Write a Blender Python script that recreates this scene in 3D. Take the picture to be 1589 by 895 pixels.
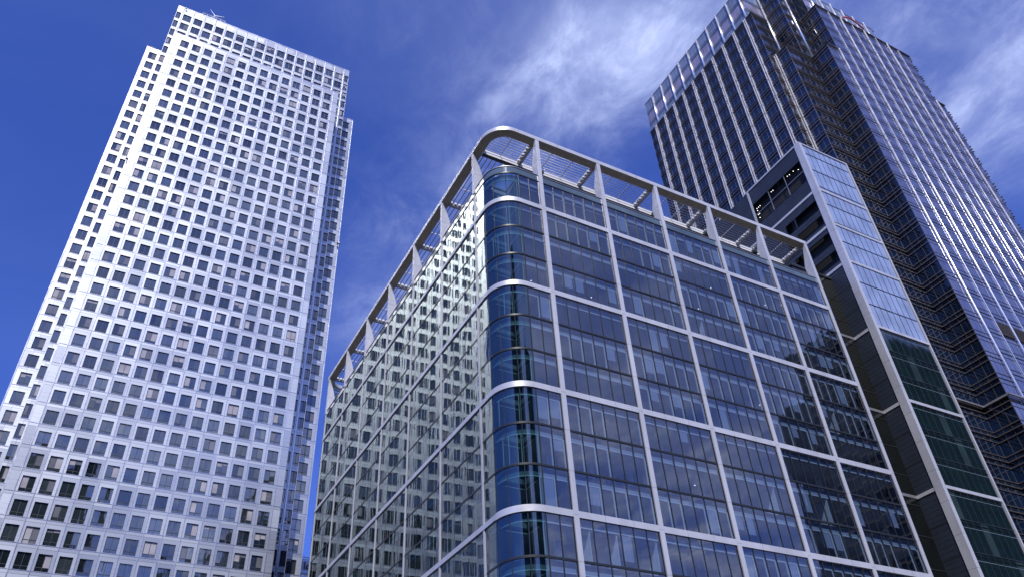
import bpy, math, random
from mathutils import Vector, Matrix
random.seed(7)
S = bpy.context.scene
for o in list(bpy.data.objects): bpy.data.objects.remove(o)
R = math.radians
EYE = 1.7                                  # height of the camera above the pavement
# ------------------------------------------------------------------ camera
F_PX, PW = 1231.2, 1589.0
cam = bpy.data.cameras.new("camera"); camo = bpy.data.objects.new("camera", cam); S.collection.objects.link(camo)
cam.sensor_width = 36.0; cam.lens = 36.0*F_PX/PW; cam.clip_start = 0.5; cam.clip_end = 20000
yaw, pitch, roll = 0.5331, 0.6800, -0.0652
fw = Vector((math.sin(yaw)*math.cos(pitch), math.cos(yaw)*math.cos(pitch), math.sin(pitch)))
rt = Vector((math.cos(yaw), -math.sin(yaw), 0)); up = rt.cross(fw)
r2 = rt*math.cos(roll)+up*math.sin(roll); u2 = -rt*math.sin(roll)+up*math.cos(roll)
m = Matrix((r2, u2, -fw)).transposed().to_4x4(); m.translation = (0, 0, EYE)
camo.matrix_world = m
S.camera = camo
# ------------------------------------------------------------------ sky, sun, exposure
SUN_EL = 50.0
sx, sy = -0.48, -0.877                       # horizontal direction towards the sun
sundir = Vector((sx*math.cos(R(SUN_EL)), sy*math.cos(R(SUN_EL)), math.sin(R(SUN_EL)))).normalized()
W = bpy.data.worlds.new("World"); S.world = W; W.use_nodes = True
nt = W.node_tree; nt.nodes.clear()
def N(t, tree=None, **kw):
    n = (tree or nt).nodes.new(t)
    for k, v in kw.items(): setattr(n, k, v)
    return n
L = nt.links.new
sky = N('ShaderNodeTexSky', sky_type='NISHITA', sun_disc=False)
sky.sun_elevation = R(SUN_EL); sky.sun_rotation = math.atan2(sx, sy)
sky.altitude = 0; sky.air_density = 1.0; sky.dust_density = 0.25; sky.ozone_density = 3.0
tint = N('ShaderNodeMix', data_type='RGBA', blend_type='MULTIPLY'); tint.inputs[0].default_value = 1
tint.inputs[7].default_value = (0.49, 0.68, 1.60, 1)
L(sky.outputs[0], tint.inputs[6])
tc = N('ShaderNodeTexCoord')
# cirrus: direction projected on a high plane, stretched noise
sep = N('ShaderNodeSeparateXYZ'); L(tc.outputs['Generated'], sep.inputs[0])
mz = N('ShaderNodeMath', operation='MAXIMUM'); mz.inputs[1].default_value = 0.12; L(sep.outputs[2], mz.inputs[0])
dx = N('ShaderNodeMath', operation='DIVIDE'); L(sep.outputs[0], dx.inputs[0]); L(mz.outputs[0], dx.inputs[1])
dy = N('ShaderNodeMath', operation='DIVIDE'); L(sep.outputs[1], dy.inputs[0]); L(mz.outputs[0], dy.inputs[1])
cmb = N('ShaderNodeCombineXYZ'); L(dx.outputs[0], cmb.inputs[0]); L(dy.outputs[0], cmb.inputs[1])
def cloud(rot, sc, loc, nscale, detail, rough, dist, lo, hi):
    mp = N('ShaderNodeMapping'); mp.inputs['Rotation'].default_value = (0, 0, R(rot)); mp.inputs['Scale'].default_value = sc
    mp.inputs['Location'].default_value = loc; L(cmb.outputs[0], mp.inputs[0])
    nz = N('ShaderNodeTexNoise'); nz.inputs['Scale'].default_value = nscale; nz.inputs['Detail'].default_value = detail
    nz.inputs['Roughness'].default_value = rough; nz.inputs['Distortion'].default_value = dist; L(mp.outputs[0], nz.inputs['Vector'])
    mr = N('ShaderNodeMapRange'); mr.interpolation_type = 'SMOOTHSTEP'
    mr.inputs['From Min'].default_value = lo; mr.inputs['From Max'].default_value = hi
    L(nz.outputs['Fac'], mr.inputs['Value']); return mr.outputs[0]
def blob(cx, cy, rx, ry, rot, pw=1.0):
    """soft elliptical patch of thin cloud on the high plane (x/z, y/z)"""
    mp = N('ShaderNodeMapping', vector_type='TEXTURE'); mp.inputs['Location'].default_value = (cx, cy, 0)
    mp.inputs['Rotation'].default_value = (0, 0, R(rot)); mp.inputs['Scale'].default_value = (rx, ry, 1)
    L(cmb.outputs[0], mp.inputs[0])
    ln = N('ShaderNodeVectorMath', operation='LENGTH'); L(mp.outputs[0], ln.inputs[0])
    mr = N('ShaderNodeMapRange'); mr.interpolation_type = 'SMOOTHSTEP'
    mr.inputs['From Min'].default_value = 1.0; mr.inputs['From Max'].default_value = 0.0
    mr.inputs['To Min'].default_value = 0.0; mr.inputs['To Max'].default_value = pw
    L(ln.outputs['Value'], mr.inputs['Value']); return mr.outputs[0]
def mth(op, a, b=None):
    n = N('ShaderNodeMath', operation=op)
    for i, v in enumerate((a, b)):
        if v is None: continue
        if isinstance(v, (int, float)): n.inputs[i].default_value = v
        else: L(v, n.inputs[i])
    return n.outputs[0]
fine = cloud(-20, (2.6, 1.6, 1), (0.3, 1.1, 0), 1.7, 12, 0.58, 0.45, 0.34, 0.76)
wisp = cloud(-30, (1.7, 1.2, 1), (4.3, 2.7, 0), 5.0, 14, 0.68, 0.4, 0.38, 0.70)
soft = cloud(20, (1, 1.6, 1), (8.1, 0.4, 0), 1.3, 5, 0.55, 0.5, 0.32, 0.72)
patch = mth('ADD', mth('ADD', mth('ADD', blob(0.48, 0.54, 0.18, 0.30, 0, 0.42), blob(0.45, 0.90, 0.26, 0.70, 4, 0.58)), mth('ADD', blob(0.62, 0.42, 0.22, 0.22, 0, 0.40), blob(0.46, 0.66, 0.5, 0.6, 0, 0.20))),
            mth('ADD', blob(1.00, 0.30, 0.54, 0.26, 12, 0.80), blob(0.9, -2.3, 4.8, 2.6, 0, 1.25)))
tex = mth('ADD', mth('MULTIPLY', mth('MULTIPLY', fine, mth('ADD', wisp, 0.5)), 0.60), mth('ADD', mth('MULTIPLY', wisp, 0.16), mth('MULTIPLY', soft, 0.36)))
base = mth('MULTIPLY', soft, 0.025)
cov = N('ShaderNodeMath', operation='ADD', use_clamp=True)
L(mth('MULTIPLY', patch, tex), cov.inputs[0]); L(base, cov.inputs[1])
cmix = N('ShaderNodeMix', data_type='RGBA'); L(cov.outputs[0], cmix.inputs[0])
L(tint.outputs[2], cmix.inputs[6]); cmix.inputs[7].default_value = (6.6, 7.6, 11.5, 1)
bg = N('ShaderNodeBackground'); bg.inputs[1].default_value = 0.116; L(cmix.outputs[2], bg.inputs[0])
out = N('ShaderNodeOutputWorld'); L(bg.outputs[0], out.inputs[0])
sl = bpy.data.lights.new("sun", 'SUN'); sl.energy = 4.1; sl.angle = R(0.6); sl.color = (1.0, 0.955, 0.90)
so = bpy.data.objects.new("sun", sl); S.collection.objects.link(so)
so.rotation_euler = sundir.to_track_quat('Z', 'Y').to_euler(); so.location = (-40, -60, 120)
S.view_settings.view_transform = 'Standard'; S.view_settings.look = 'None'
S.view_settings.exposure = 0.0; S.view_settings.gamma = 1.0; S.view_settings.use_curve_mapping = False
S.render.engine = 'CYCLES'
S.cycles.max_bounces = 8; S.cycles.transparent_max_bounces = 12; S.cycles.glossy_bounces = 5; S.cycles.diffuse_bounces = 3
S.cycles.caustics_reflective = False; S.cycles.caustics_refractive = False

# ------------------------------------------------------------------ materials
def mat(name):
    m = bpy.data.materials.new(name); m.use_nodes = True
    t = m.node_tree; b = t.nodes['Principled BSDF']; return m, t, b
def noise_to(t, target, scale, lo, hi, detail=4, stretch=None, coord='Object'):
    tcn = t.nodes.new('ShaderNodeTexCoord'); nz = t.nodes.new('ShaderNodeTexNoise')
    nz.inputs['Scale'].default_value = scale; nz.inputs['Detail'].default_value = detail
    v = tcn.outputs[coord]
    if stretch:
        mp = t.nodes.new('ShaderNodeMapping'); mp.inputs['Scale'].default_value = stretch
        t.links.new(v, mp.inputs[0]); v = mp.outputs[0]
    t.links.new(v, nz.inputs['Vector'])
    mr = t.nodes.new('ShaderNodeMapRange'); mr.inputs['From Min'].default_value = .3; mr.inputs['From Max'].default_value = .7
    mr.inputs['To Min'].default_value = lo; mr.inputs['To Max'].default_value = hi
    t.links.new(nz.outputs['Fac'], mr.inputs['Value'])
    if target is not None: t.links.new(mr.outputs[0], target)
    return mr.outputs[0]
def tinted(t, b, col, fac_sock):
    mx = t.nodes.new('ShaderNodeMix'); mx.data_type = 'RGBA'; mx.blend_type = 'MULTIPLY'; mx.inputs[0].default_value = 1
    mx.inputs[6].default_value = (*col, 1); t.links.new(fac_sock, mx.inputs[7]); t.links.new(mx.outputs[2], b.inputs['Base Color'])
def metal(name, col, rough, metallic=0.9, var=(0.88, 1.08), nscale=0.25, stretch=None, rv=0.06):
    m, t, b = mat(name); b.inputs['Metallic'].default_value = metallic
    tinted(t, b, col, noise_to(t, None, nscale, *var, detail=5, stretch=stretch))
    noise_to(t, b.inputs['Roughness'], nscale*3, rough-rv, rough+rv)
    return m
def opaque(name, col, rough=0.6, var=(0.9, 1.08), nscale=0.4, spec=0.5):
    m, t, b = mat(name); b.inputs['Roughness'].default_value = rough
    b.inputs['Specular IOR Level'].default_value = spec
    tinted(t, b, col, noise_to(t, None, nscale, *var)); return m
def dull_glass(name, col, ior=2.2, rough=0.03, wave=0.0, tintc=None):
    """opaque-backed coated glass: dark body under a strong Fresnel reflection"""
    m, t, b = mat(name); b.inputs['IOR'].default_value = ior
    b.inputs['Roughness'].default_value = rough
    tinted(t, b, col, noise_to(t, None, 0.35, 0.75, 1.2))
    if tintc: b.inputs['Specular Tint'].default_value = (*tintc, 1)
    if wave:
        bp = t.nodes.new('ShaderNodeBump'); bp.inputs['Strength'].default_value = 1; bp.inputs['Distance'].default_value = wave
        noise_to(t, bp.inputs['Height'], 0.9, 0, 1, 2, (1, 1, .35)); t.links.new(bp.outputs[0], b.inputs['Normal'])
    return m
def clear_glass(name, tr, refl, ior, wave=0.0015, stretch=(1, 1, .22)):
    m = bpy.data.materials.new(name); m.use_nodes = True; t = m.node_tree; t.nodes.clear()
    o = t.nodes.new('ShaderNodeOutputMaterial'); mx = t.nodes.new('ShaderNodeMixShader')
    a = t.nodes.new('ShaderNodeBsdfTransparent'); a.inputs[0].default_value = (*tr, 1)
    g = t.nodes.new('ShaderNodeBsdfGlossy'); g.inputs['Color'].default_value = (*refl, 1); g.inputs['Roughness'].default_value = 0.012
    f = t.nodes.new('ShaderNodeFresnel'); f.inputs['IOR'].default_value = ior
    bp = t.nodes.new('ShaderNodeBump'); bp.inputs['Distance'].default_value = wave; bp.inputs['Strength'].default_value = 1
    noise_to(t, bp.inputs['Height'], 1.1, 0, 1, 2.5, stretch)
    t.links.new(bp.outputs[0], g.inputs['Normal'])
    # same reflectance from either side of the pane
    ge = t.nodes.new('ShaderNodeNewGeometry'); im = t.nodes.new('ShaderNodeMix'); im.data_type = 'FLOAT'
    im.inputs[2].default_value = ior; im.inputs[3].default_value = 1/ior
    t.links.new(ge.outputs['Backfacing'], im.inputs[0]); t.links.new(im.outputs[0], f.inputs['IOR'])
    t.links.new(f.outputs[0], mx.inputs[0]); t.links.new(a.outputs[0], mx.inputs[1]); t.links.new(g.outputs[0], mx.inputs[2])
    t.links.new(mx.outputs[0], o.inputs[0]); return m
def panelled_steel(name, col, rough, px, x0, hz, z0, jointdark=0.62, metallic=0.75):
    """brushed steel sheet: joint lines at the panel edges, a small tone step from sheet to sheet"""
    m, t, b = mat(name); b.inputs['Metallic'].default_value = metallic
    geo = t.nodes.new('ShaderNodeNewGeometry'); sp = t.nodes.new('ShaderNodeSeparateXYZ'); t.links.new(geo.outputs['Position'], sp.inputs[0])
    def M(op, a, b_=None, c=None):
        n = t.nodes.new('ShaderNodeMath'); n.operation = op
        for i, v in enumerate((a, b_, c)):
            if v is None: continue
            if isinstance(v, (int, float)): n.inputs[i].default_value = v
            else: t.links.new(v, n.inputs[i])
        return n.outputs[0]
    # horizontal coordinate: x on faces towards y, y on faces towards x
    sn = t.nodes.new('ShaderNodeSeparateXYZ'); t.links.new(geo.outputs['Normal'], sn.inputs[0])
    side = M('GREATER_THAN', M('ABSOLUTE', sn.outputs[0]), 0.7)
    h = M('ADD', M('MULTIPLY', sp.outputs[0], M('SUBTRACT', 1, side)), M('MULTIPLY', sp.outputs[1], side))
    u = M('DIVIDE', M('SUBTRACT', h, x0), px); v = M('DIVIDE', M('SUBTRACT', sp.outputs[2], z0), hz)
    fu = M('FRACT', u); fv = M('FRACT', v)
    ju = M('LESS_THAN', M('ABSOLUTE', M('SUBTRACT', fu, 0.5)), 0.014)
    jv = M('LESS_THAN', M('ABSOLUTE', M('SUBTRACT', fv, 0.5)), 0.012)
    jv2 = M('LESS_THAN', M('ABSOLUTE', M('SUBTRACT', fv, 0.90)), 0.009)
    jv3 = M('LESS_THAN', M('ABSOLUTE', M('SUBTRACT', fv, 0.10)), 0.009)
    j = M('MAXIMUM', M('MAXIMUM', ju, jv), M('MULTIPLY', M('MAXIMUM', jv2, jv3), 0.5))
    cb = t.nodes.new('ShaderNodeCombineXYZ'); t.links.new(M('FLOOR', M('ADD', u, 0.5)), cb.inputs[0]); t.links.new(M('FLOOR', M('ADD', v, .5)), cb.inputs[1])
    t.links.new(side, cb.inputs[2])
    wn = t.nodes.new('ShaderNodeTexWhiteNoise'); t.links.new(cb.outputs[0], wn.inputs[0])
    tone = M('ADD', 0.90, M('MULTIPLY', wn.outputs['Value'], 0.18))
    tone = M('MULTIPLY', tone, noise_to(t, None, 0.05, .92, 1.06))
    tone = M('MULTIPLY', tone, M('SUBTRACT', 1, M('MULTIPLY', j, 1-jointdark)))
    cc = t.nodes.new('ShaderNodeCombineXYZ')
    for i in range(3): t.links.new(tone, cc.inputs[i])
    tinted(t, b, col, cc.outputs[0])
    t.links.new(M('ADD', rough-0.05, M('MULTIPLY', wn.outputs['Value'], 0.10)), b.inputs['Roughness'])
    return m
P1, X1, Z1, H1 = 2.844, -9.755, 177.1, 3.95         # pitch, first column, first row and storey of the steel tower
MT = {}
MT['steel_wall'] = panelled_steel('brushed_steel_panels', (0.52, 0.545, 0.565), 0.40, P1, X1-P1*0.0, H1, Z1+EYE)
MT['steel_fin'] = metal('steel_fins', (0.64, 0.64, 0.68), 0.32)
MT['t1_frame'] = opaque('dark_window_frame', (0.05, 0.055, 0.06), 0.4)
MT['t1_glass'] = dull_glass('tower_window_glass', (0.022, 0.032, 0.034), 2.6, 0.03, 0.004)
MT['t1_glass2'] = dull_glass('tower_window_glass_pale', (0.040, 0.054, 0.056), 2.9, 0.04, 0.006)
MT['t1_glass3'] = dull_glass('tower_window_glass_deep', (0.010, 0.015, 0.017), 2.3, 0.03, 0.004)
MT['t1_blind'] = dull_glass('tower_window_blind_down', (0.42, 0.40, 0.42), 1.6, 0.06, 0.002)
MT['t1_blind2'] = dull_glass('tower_window_blind_grey', (0.16, 0.165, 0.18), 1.9, 0.05, 0.003)  # second, darker grey tone for the blinds
MT['white_steel'] = metal('white_coated_steel', (0.65, 0.655, 0.68), 0.40, 0.30, (0.84, 1.06), 0.5, (1, 1, .3))
MT['beam_under'] = opaque('grooved_soffit_shade_tint', (0.34, 0.31, 0.24), 0.7, (.85, 1.1), 1.0)  # white beam's underside: shade and warm ground bounce painted into the colour
MT['dark_metal'] = metal('dark_anodised_metal', (0.05, 0.055, 0.06), 0.4, 0.5)
MT['grey_metal'] = metal('grey_metal', (0.36, 0.36, 0.38), 0.45, 0.6)
MT['off_glass'] = clear_glass('office_glass', (0.50, 0.58, 0.70), (0.93, 0.94, 1.0), 2.35, 0.0018)
MT['off_glass_side'] = clear_glass('office_glass_rippled', (0.40, 0.53, 0.52), (0.70, 0.79, 0.80), 2.8, 0.0024, (1, 1, .10))
MT['off_glass_curve'] = clear_glass('curved_office_glass', (0.30, 0.47, 0.50), (0.85, 0.97, 1.0), 2.2, 0.002)
MT['ceiling'] = opaque('office_ceiling', (0.50, 0.52, 0.54), 0.8)
MT['slab'] = opaque('office_slab', (0.30, 0.31, 0.33), 0.8)
MT['spandrel'] = opaque('spandrel_back_panel', (0.38, 0.46, 0.52), 0.6)
MT['spandrel2'] = opaque('spandrel_lower_panel', (0.20, 0.25, 0.31), 0.6)
MT['core'] = opaque('office_inner_wall', (0.26, 0.29, 0.36), 0.8, (0.5, 1.4), 0.15)
MT['post'] = opaque('white_inner_post', (0.82, 0.88, 0.90), 0.5)
MT['blind'] = opaque('roller_blind', (0.36, 0.42, 0.52), 0.8)
MT['roof'] = opaque('roof_membrane', (0.22, 0.22, 0.23), 0.8)
MT['roof_glass'] = dull_glass('parapet_glass', (0.10, 0.14, 0.17), 1.7, 0.05)
MT['clad'] = opaque('dark_louvre_cladding', (0.024, 0.032, 0.050), 0.45, (0.85, 1.15), 0.5)
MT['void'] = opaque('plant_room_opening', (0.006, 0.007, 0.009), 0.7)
MT['pale_glass'] = dull_glass('stair_glass_sky_tint', (0.30, 0.38, 0.58), 2.1, 0.04, 0.002)  # mirrored sky painted in as a pale blue base colour
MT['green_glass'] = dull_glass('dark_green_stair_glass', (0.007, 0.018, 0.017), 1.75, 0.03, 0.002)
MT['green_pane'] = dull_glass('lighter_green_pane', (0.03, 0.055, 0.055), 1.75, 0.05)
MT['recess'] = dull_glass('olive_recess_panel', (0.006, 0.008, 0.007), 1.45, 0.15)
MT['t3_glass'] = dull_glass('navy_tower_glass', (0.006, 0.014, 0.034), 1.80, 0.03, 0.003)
MT['t3_front'] = dull_glass('front_glass_sky_tint', (0.08, 0.09, 0.17), 3.9, 0.05, 0.001, (0.80, 0.84, 1.0))  # lighter copy of the tower glass, grazing sky reflection painted in as lavender
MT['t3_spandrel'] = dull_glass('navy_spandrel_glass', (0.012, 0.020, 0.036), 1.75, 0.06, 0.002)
MT['t3_crown'] = dull_glass('pale_crown_glass', (0.20, 0.25, 0.35), 1.8, 0.08, 0.002)
MT['t3_rail'] = metal('tower_rails', (0.30, 0.27, 0.25), 0.42, 0.8)
MT['t3_pier'] = metal('bright_steel_piers', (0.88, 0.87, 0.88), 0.30, 0.75, (0.95, 1.04))
MT['t3_shadowgap'] = metal('pier_gap', (0.16, 0.18, 0.24), 0.4, 0.7)
MT['t3_mauve'] = dull_glass('mauve_crown_glass', (0.30, 0.28, 0.38), 1.8, 0.12, 0.002)
MT['louvre'] = metal('bronze_louvre', (0.10, 0.08, 0.06), 0.5, 0.5)
MT['dark_stone'] = dull_glass('dark_reflected_facade', (0.018, 0.024, 0.022), 1.5, 0.15)
MT['pale_stone'] = opaque('pale_stone', (0.10, 0.105, 0.10), 0.7)
MT['red'] = opaque('red_paint', (0.55, 0.05, 0.05), 0.4)
MT['white'] = opaque('white_paint', (0.84, 0.84, 0.85), 0.4)
MT['navy'] = opaque('navy_letters', (0.015, 0.02, 0.10), 0.4)
MT['sign_panel'] = opaque('pale_sign_panel', (0.80, 0.80, 0.84), 0.5)
MT['asphalt'] = opaque('asphalt', (0.05, 0.05, 0.052), 0.85, (.8, 1.2), 3)
MT['paving'] = opaque('stone_paving', (0.24, 0.19, 0.12), 0.75, (.85, 1.15), 1.5)
MT['paint'] = opaque('road_paint', (0.75, 0.75, 0.72), 0.6)
def lamp_mat():
    m, t, b = mat('downlight'); b.inputs['Emission Color'].default_value = (1, .97, .9, 1); b.inputs['Emission Strength'].default_value = 3
    return m
MT['lamp'] = lamp_mat()

# ------------------------------------------------------------------ mesh helpers
ORIG = {}
class MB:
    def __init__(s): s.v = []; s.f = []; s.m = []; s.sm = []; s.mats = []
    def mi(s, name):
        if name not in s.mats: s.mats.append(name)
        return s.mats.index(name)
    def quad(s, pts, m, smooth=False):
        n = len(s.v); s.v += [tuple(p) for p in pts]; s.f.append(tuple(range(n, n+len(pts)))); s.m.append(s.mi(m)); s.sm.append(smooth)
    def hexa(s, p, m):           # p: 8 points, bottom ring 0-3, top ring 4-7
        n = len(s.v); s.v += [tuple(q) for q in p]; k = s.mi(m)
        for f in ((0,3,2,1),(4,5,6,7),(0,1,5,4),(1,2,6,5),(2,3,7,6),(3,0,4,7)):
            s.f.append(tuple(n+i for i in f)); s.m.append(k); s.sm.append(False)
    def box(s, x0, x1, y0, y1, z0, z1, m):
        if x0 > x1: x0, x1 = x1, x0
        if y0 > y1: y0, y1 = y1, y0
        s.hexa([(x0,y0,z0),(x1,y0,z0),(x1,y1,z0),(x0,y1,z0),(x0,y0,z1),(x1,y0,z1),(x1,y1,z1),(x0,y1,z1)], m)
    def sweep(s, path, prof, m, smooth=True, closed=False):
        """path: list of (x,y,nx,ny) ; prof: list of (offset outwards, z)"""
        k = s.mi(m); n = len(s.v); c = len(prof)
        for x, y, nx, ny in path:
            for o, z in prof: s.v.append((x+nx*o, y+ny*o, z))
        # separate verts per profile edge would sharpen corners; use auto split by duplicating
        for i in range(len(path)-1):
            for j in range(c):
                a = n+i*c+j; b = n+i*c+(j+1) % c
                s.f.append((a, b, b+c, a+c)); s.m.append(k); s.sm.append(False)
        s.f.append(tuple(n+j for j in range(c))); s.m.append(k); s.sm.append(False)
        s.f.append(tuple(n+(len(path)-1)*c+j for j in reversed(range(c)))); s.m.append(k); s.sm.append(False)
    def rod(s, a, b, r, m, n=6):
        a = Vector(a); b = Vector(b); d = (b-a).normalized(); q = d.to_track_quat('Z', 'Y'); k = s.mi(m); st = len(s.v)
        for c in (a, b):
            for i in range(n):
                t = 2*math.pi*i/n; s.v.append(tuple(c+q @ Vector((r*math.cos(t), r*math.sin(t), 0))))
        for i in range(n):
            j = (i+1) % n; s.f.append((st+i, st+j, st+n+j, st+n+i)); s.m.append(k); s.sm.append(True)
        s.f.append(tuple(st+i for i in reversed(range(n)))); s.m.append(k); s.sm.append(False)
        s.f.append(tuple(st+n+i for i in range(n))); s.m.append(k); s.sm.append(False)
    def add(s, o):
        n = len(s.v); s.v += o.v
        for f, mm, sm in zip(o.f, o.m, o.sm):
            s.f.append(tuple(i+n for i in f)); s.m.append(s.mi(o.mats[mm])); s.sm.append(sm)
    def build(s, name, parent=None, origin=None):
        me = bpy.data.meshes.new(name)
        og = ORIG.get(parent.name) if parent is not None else (origin or (0, 0, -EYE))
        me.from_pydata([(x-og[0], y-og[1], z-og[2]) for x, y, z in s.v], [], s.f)
        for k in s.mats: me.materials.append(MT[k])
        me.polygons.foreach_set('material_index', s.m); me.polygons.foreach_set('use_smooth', s.sm)
        me.update()
        o = bpy.data.objects.new(name, me); S.collection.objects.link(o)
        if parent is not None: o.parent = parent
        else: o.location = (og[0], og[1], og[2]+EYE)
        ORIG[o.name] = og
        return o
def thing(name, label, cat, base, group=None):
    """an Empty at the thing's base (x, y, z above the camera's level)"""
    o = bpy.data.objects.new(name, None); S.collection.objects.link(o)
    o.location = (base[0], base[1], base[2]+EYE); o.empty_display_size = 2
    o['label'] = label; o['category'] = cat
    if group: o['group'] = group
    ORIG[o.name] = base; return o
def tag(o, label=None, cat=None, group=None, kind=None):
    for k, v in (('label', label), ('category', cat), ('group', group), ('kind', kind)):
        if v: o[k] = v
    return o
GZ = -EYE                                                      # ground level
class Frame:
    """a facade's own axes: u along it, z up, n outwards"""
    def __init__(s, O, U, Nn): s.O = O; s.U = U; s.N = Nn
    def p(s, u, z, n): return (s.O[0]+s.U[0]*u+s.N[0]*n, s.O[1]+s.U[1]*u+s.N[1]*n, z)
    def box(s, mb, u0, u1, z0, z1, n0, n1, m):
        a, b = s.p(u0, z0, n0), s.p(u1, z1, n1)
        mb.box(a[0], b[0], a[1], b[1], z0, z1, m)
    def face(s, mb, u0, u1, z0, z1, n, m, tilt=0.0):
        e = [random.uniform(-tilt, tilt) for _ in range(3)] + [0]
        e[3] = e[0]+e[2]-e[1]
        mb.quad([s.p(u0, z0, n+e[0]), s.p(u1, z0, n+e[1]), s.p(u1, z1, n+e[2]), s.p(u0, z1, n+e[3])], m)
def score(c, nrm, w=1.0):
    """how large a piece at c facing nrm shows in the picture (0 when outside or turned away)"""
    v = Vector(c); d = v.dot(fw)
    if d <= 1: return 0
    x = F_PX*v.dot(r2)/d; y = F_PX*v.dot(u2)/d
    if abs(x) > 820 or abs(y) > 470: return 0
    f = -(v.x*nrm[0]+v.y*nrm[1])/v.length
    if f <= 0: return 0
    return w*f/(d*d)
def emit_parts(items, name, parent, limit=100):
    """items: (score, MB); the largest become parts of their own, the rest one 'stuff' part"""
    items.sort(key=lambda t: -t[0]); rest = MB(); k = 0
    for i, (sc, mb) in enumerate(items):
        if i < limit and sc > 0: mb.build(name, parent); k += 1
        else: rest.add(mb)
    if rest.f: tag(rest.build(name, parent), kind='stuff')

# ------------------------------------------------------------------ ground and street (below the frame)
g = MB(); g.box(-3000, 3000, -3000, 3000, GZ-0.6, GZ-0.16, 'asphalt'); tag(g.build('ground'), kind='structure')
g = MB(); g.box(-200, 330, 8, 52.5, GZ-0.16, GZ-0.02, 'paving'); g.box(-200, 330, -38, -9, GZ-0.16, GZ-0.02, 'paving'); g.box(-200,-60,52.5,300,GZ-.16,GZ-.02,'paving')
tag(g.build('pavement'), kind='structure')
g = MB(); g.box(-200, 330, -9, 8, GZ-0.156, GZ-0.15, 'asphalt')
for i in range(60): g.box(-195+9*i, -191+9*i, -0.6, -0.45, GZ-0.149, GZ-0.145, 'paint')
tag(g.build('road'), kind='structure')

# ------------------------------------------------------------------ steel-clad tower on the left
def t1_window(fr, uc, zc, w, h, deep, rnd):
    mb = MB(); u0, u1, z0, z1 = uc-w/2, uc+w/2, zc-h/2, zc+h/2; n = -deep
    t = 0.055; zt = z0+h*0.24
    fr.box(mb, u0, u0+t, z0, z1, n, n+.05, 't1_frame'); fr.box(mb, u1-t, u1, z0, z1, n, n+.05, 't1_frame')
    fr.box(mb, u0+t, u1-t, z1-t, z1, n, n+.05, 't1_frame'); fr.box(mb, u0+t, u1-t, z0, z0+t, n, n+.05, 't1_frame')
    fr.box(mb, u0+t, u1-t, zt-.04, zt+.04, n, n+.05, 't1_frame')
    fr.box(mb, uc-.035, uc+.035, z0+t, zt-.04, n, n+.045, 't1_frame'); fr.box(mb, uc-.035, uc+.035, zt+.04, z1-t, n, n+.045, 't1_frame')
    k = rnd.random(); gl = rnd.choice(('t1_glass', 't1_glass', 't1_glass2', 't1_glass3'))
    for side in (0, 1):
        a, b = (u0+t, uc-.035) if side == 0 else (uc+.035, u1-t)
        # a blind comes down to some height behind each light
        if k < .66: cut = z1
        elif k < .75: cut = zt if side == 0 else z1
        elif k < .84: cut = zt if side == 1 else z1
        elif k < .90: cut = zt
        elif k < .97: cut = z1-(z1-zt)*rnd.uniform(.2, .7)
        else: cut = z0+t
        bm_ = 't1_blind' if rnd.random() < .55 else 't1_blind2'
        if cut > zt: fr.face(mb, a, b, zt+.04, min(cut, z1-t), n+.01, gl, .010)
        if cut < z1-t: fr.face(mb, a, b, max(cut, zt+.04), z1-t, n+.01, bm_, .002)
        fr.face(mb, a, b, z0+t, zt-.04, n+.01, bm_ if cut < zt else gl, .006)
    return mb
def t1_face(root, name, fr, cols, rows, w, h, deep, ulo, uhi, zlo, zhi, finw, finp, items, rnd, fin_at=None):
    """cladding with real openings; cols: window centres in u, rows: window centres in z"""
    mb = MB(); rows = sorted(rows); zprev = zlo
    for zc in rows:
        fr.face(mb, ulo, uhi, zprev, zc-h/2, 0, 'steel_wall'); a = ulo
        for uc, ww in cols:
            fr.face(mb, a, uc-ww/2, zc-h/2, zc+h/2, 0, 'steel_wall'); a = uc+ww/2
            u0, u1, z0, z1 = uc-ww/2, uc+ww/2, zc-h/2, zc+h/2
            P = fr.p
            mb.quad([P(u0,z0,0),P(u1,z0,0),P(u1,z0,-deep),P(u0,z0,-deep)], 'steel_fin'); mb.quad([P(u0,z1,-deep),P(u1,z1,-deep),P(u1,z1,0),P(u0,z1,0)], 'steel_fin')
            mb.quad([P(u0,z0,0),P(u0,z0,-deep),P(u0,z1,-deep),P(u0,z1,0)], 'steel_fin'); mb.quad([P(u1,z0,-deep),P(u1,z0,0),P(u1,z1,0),P(u1,z1,-deep)], 'steel_fin')
            wmb = t1_window(fr, uc, zc, ww, h, deep, rnd)
            items.append((score(fr.p(uc, zc, 0), fr.N, ww*h), wmb))
        fr.face(mb, a, uhi, zc-h/2, zc+h/2, 0, 'steel_wall'); zprev = zc+h/2
    fr.face(mb, ulo, uhi, zprev, zhi, 0, 'steel_wall')
    mb.build('cladding', root)
    fb = MB()
    for u in (fin_at or []): fr.box(fb, u-finw/2, u+finw/2, zlo, zhi+.05, .0, finp, 'steel_fin')
    for zc in rows: fr.box(fb, ulo, uhi, zc-h/2-.10, zc-h/2-.02, .0, .05, 'steel_fin')
    if fb.f: fb.build('vertical_fins', root)
YM, YB, YO = 137.2, 144.0, 147.5
X = lambda c: X1+P1*c
t1 = thing('steel_clad_skyscraper', 'tall silvery steel clad skyscraper with a grid of square windows and notched corners', 'skyscraper', (X(6.7), 165, GZ))
items = []; rnd = random.Random(3)
zrows = lambda lo, hi: [Z1-j*H1 for j in range(lo, hi)]
NR = 44
fm = Frame((0, YM), (1, 0), (0, -1))
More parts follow.
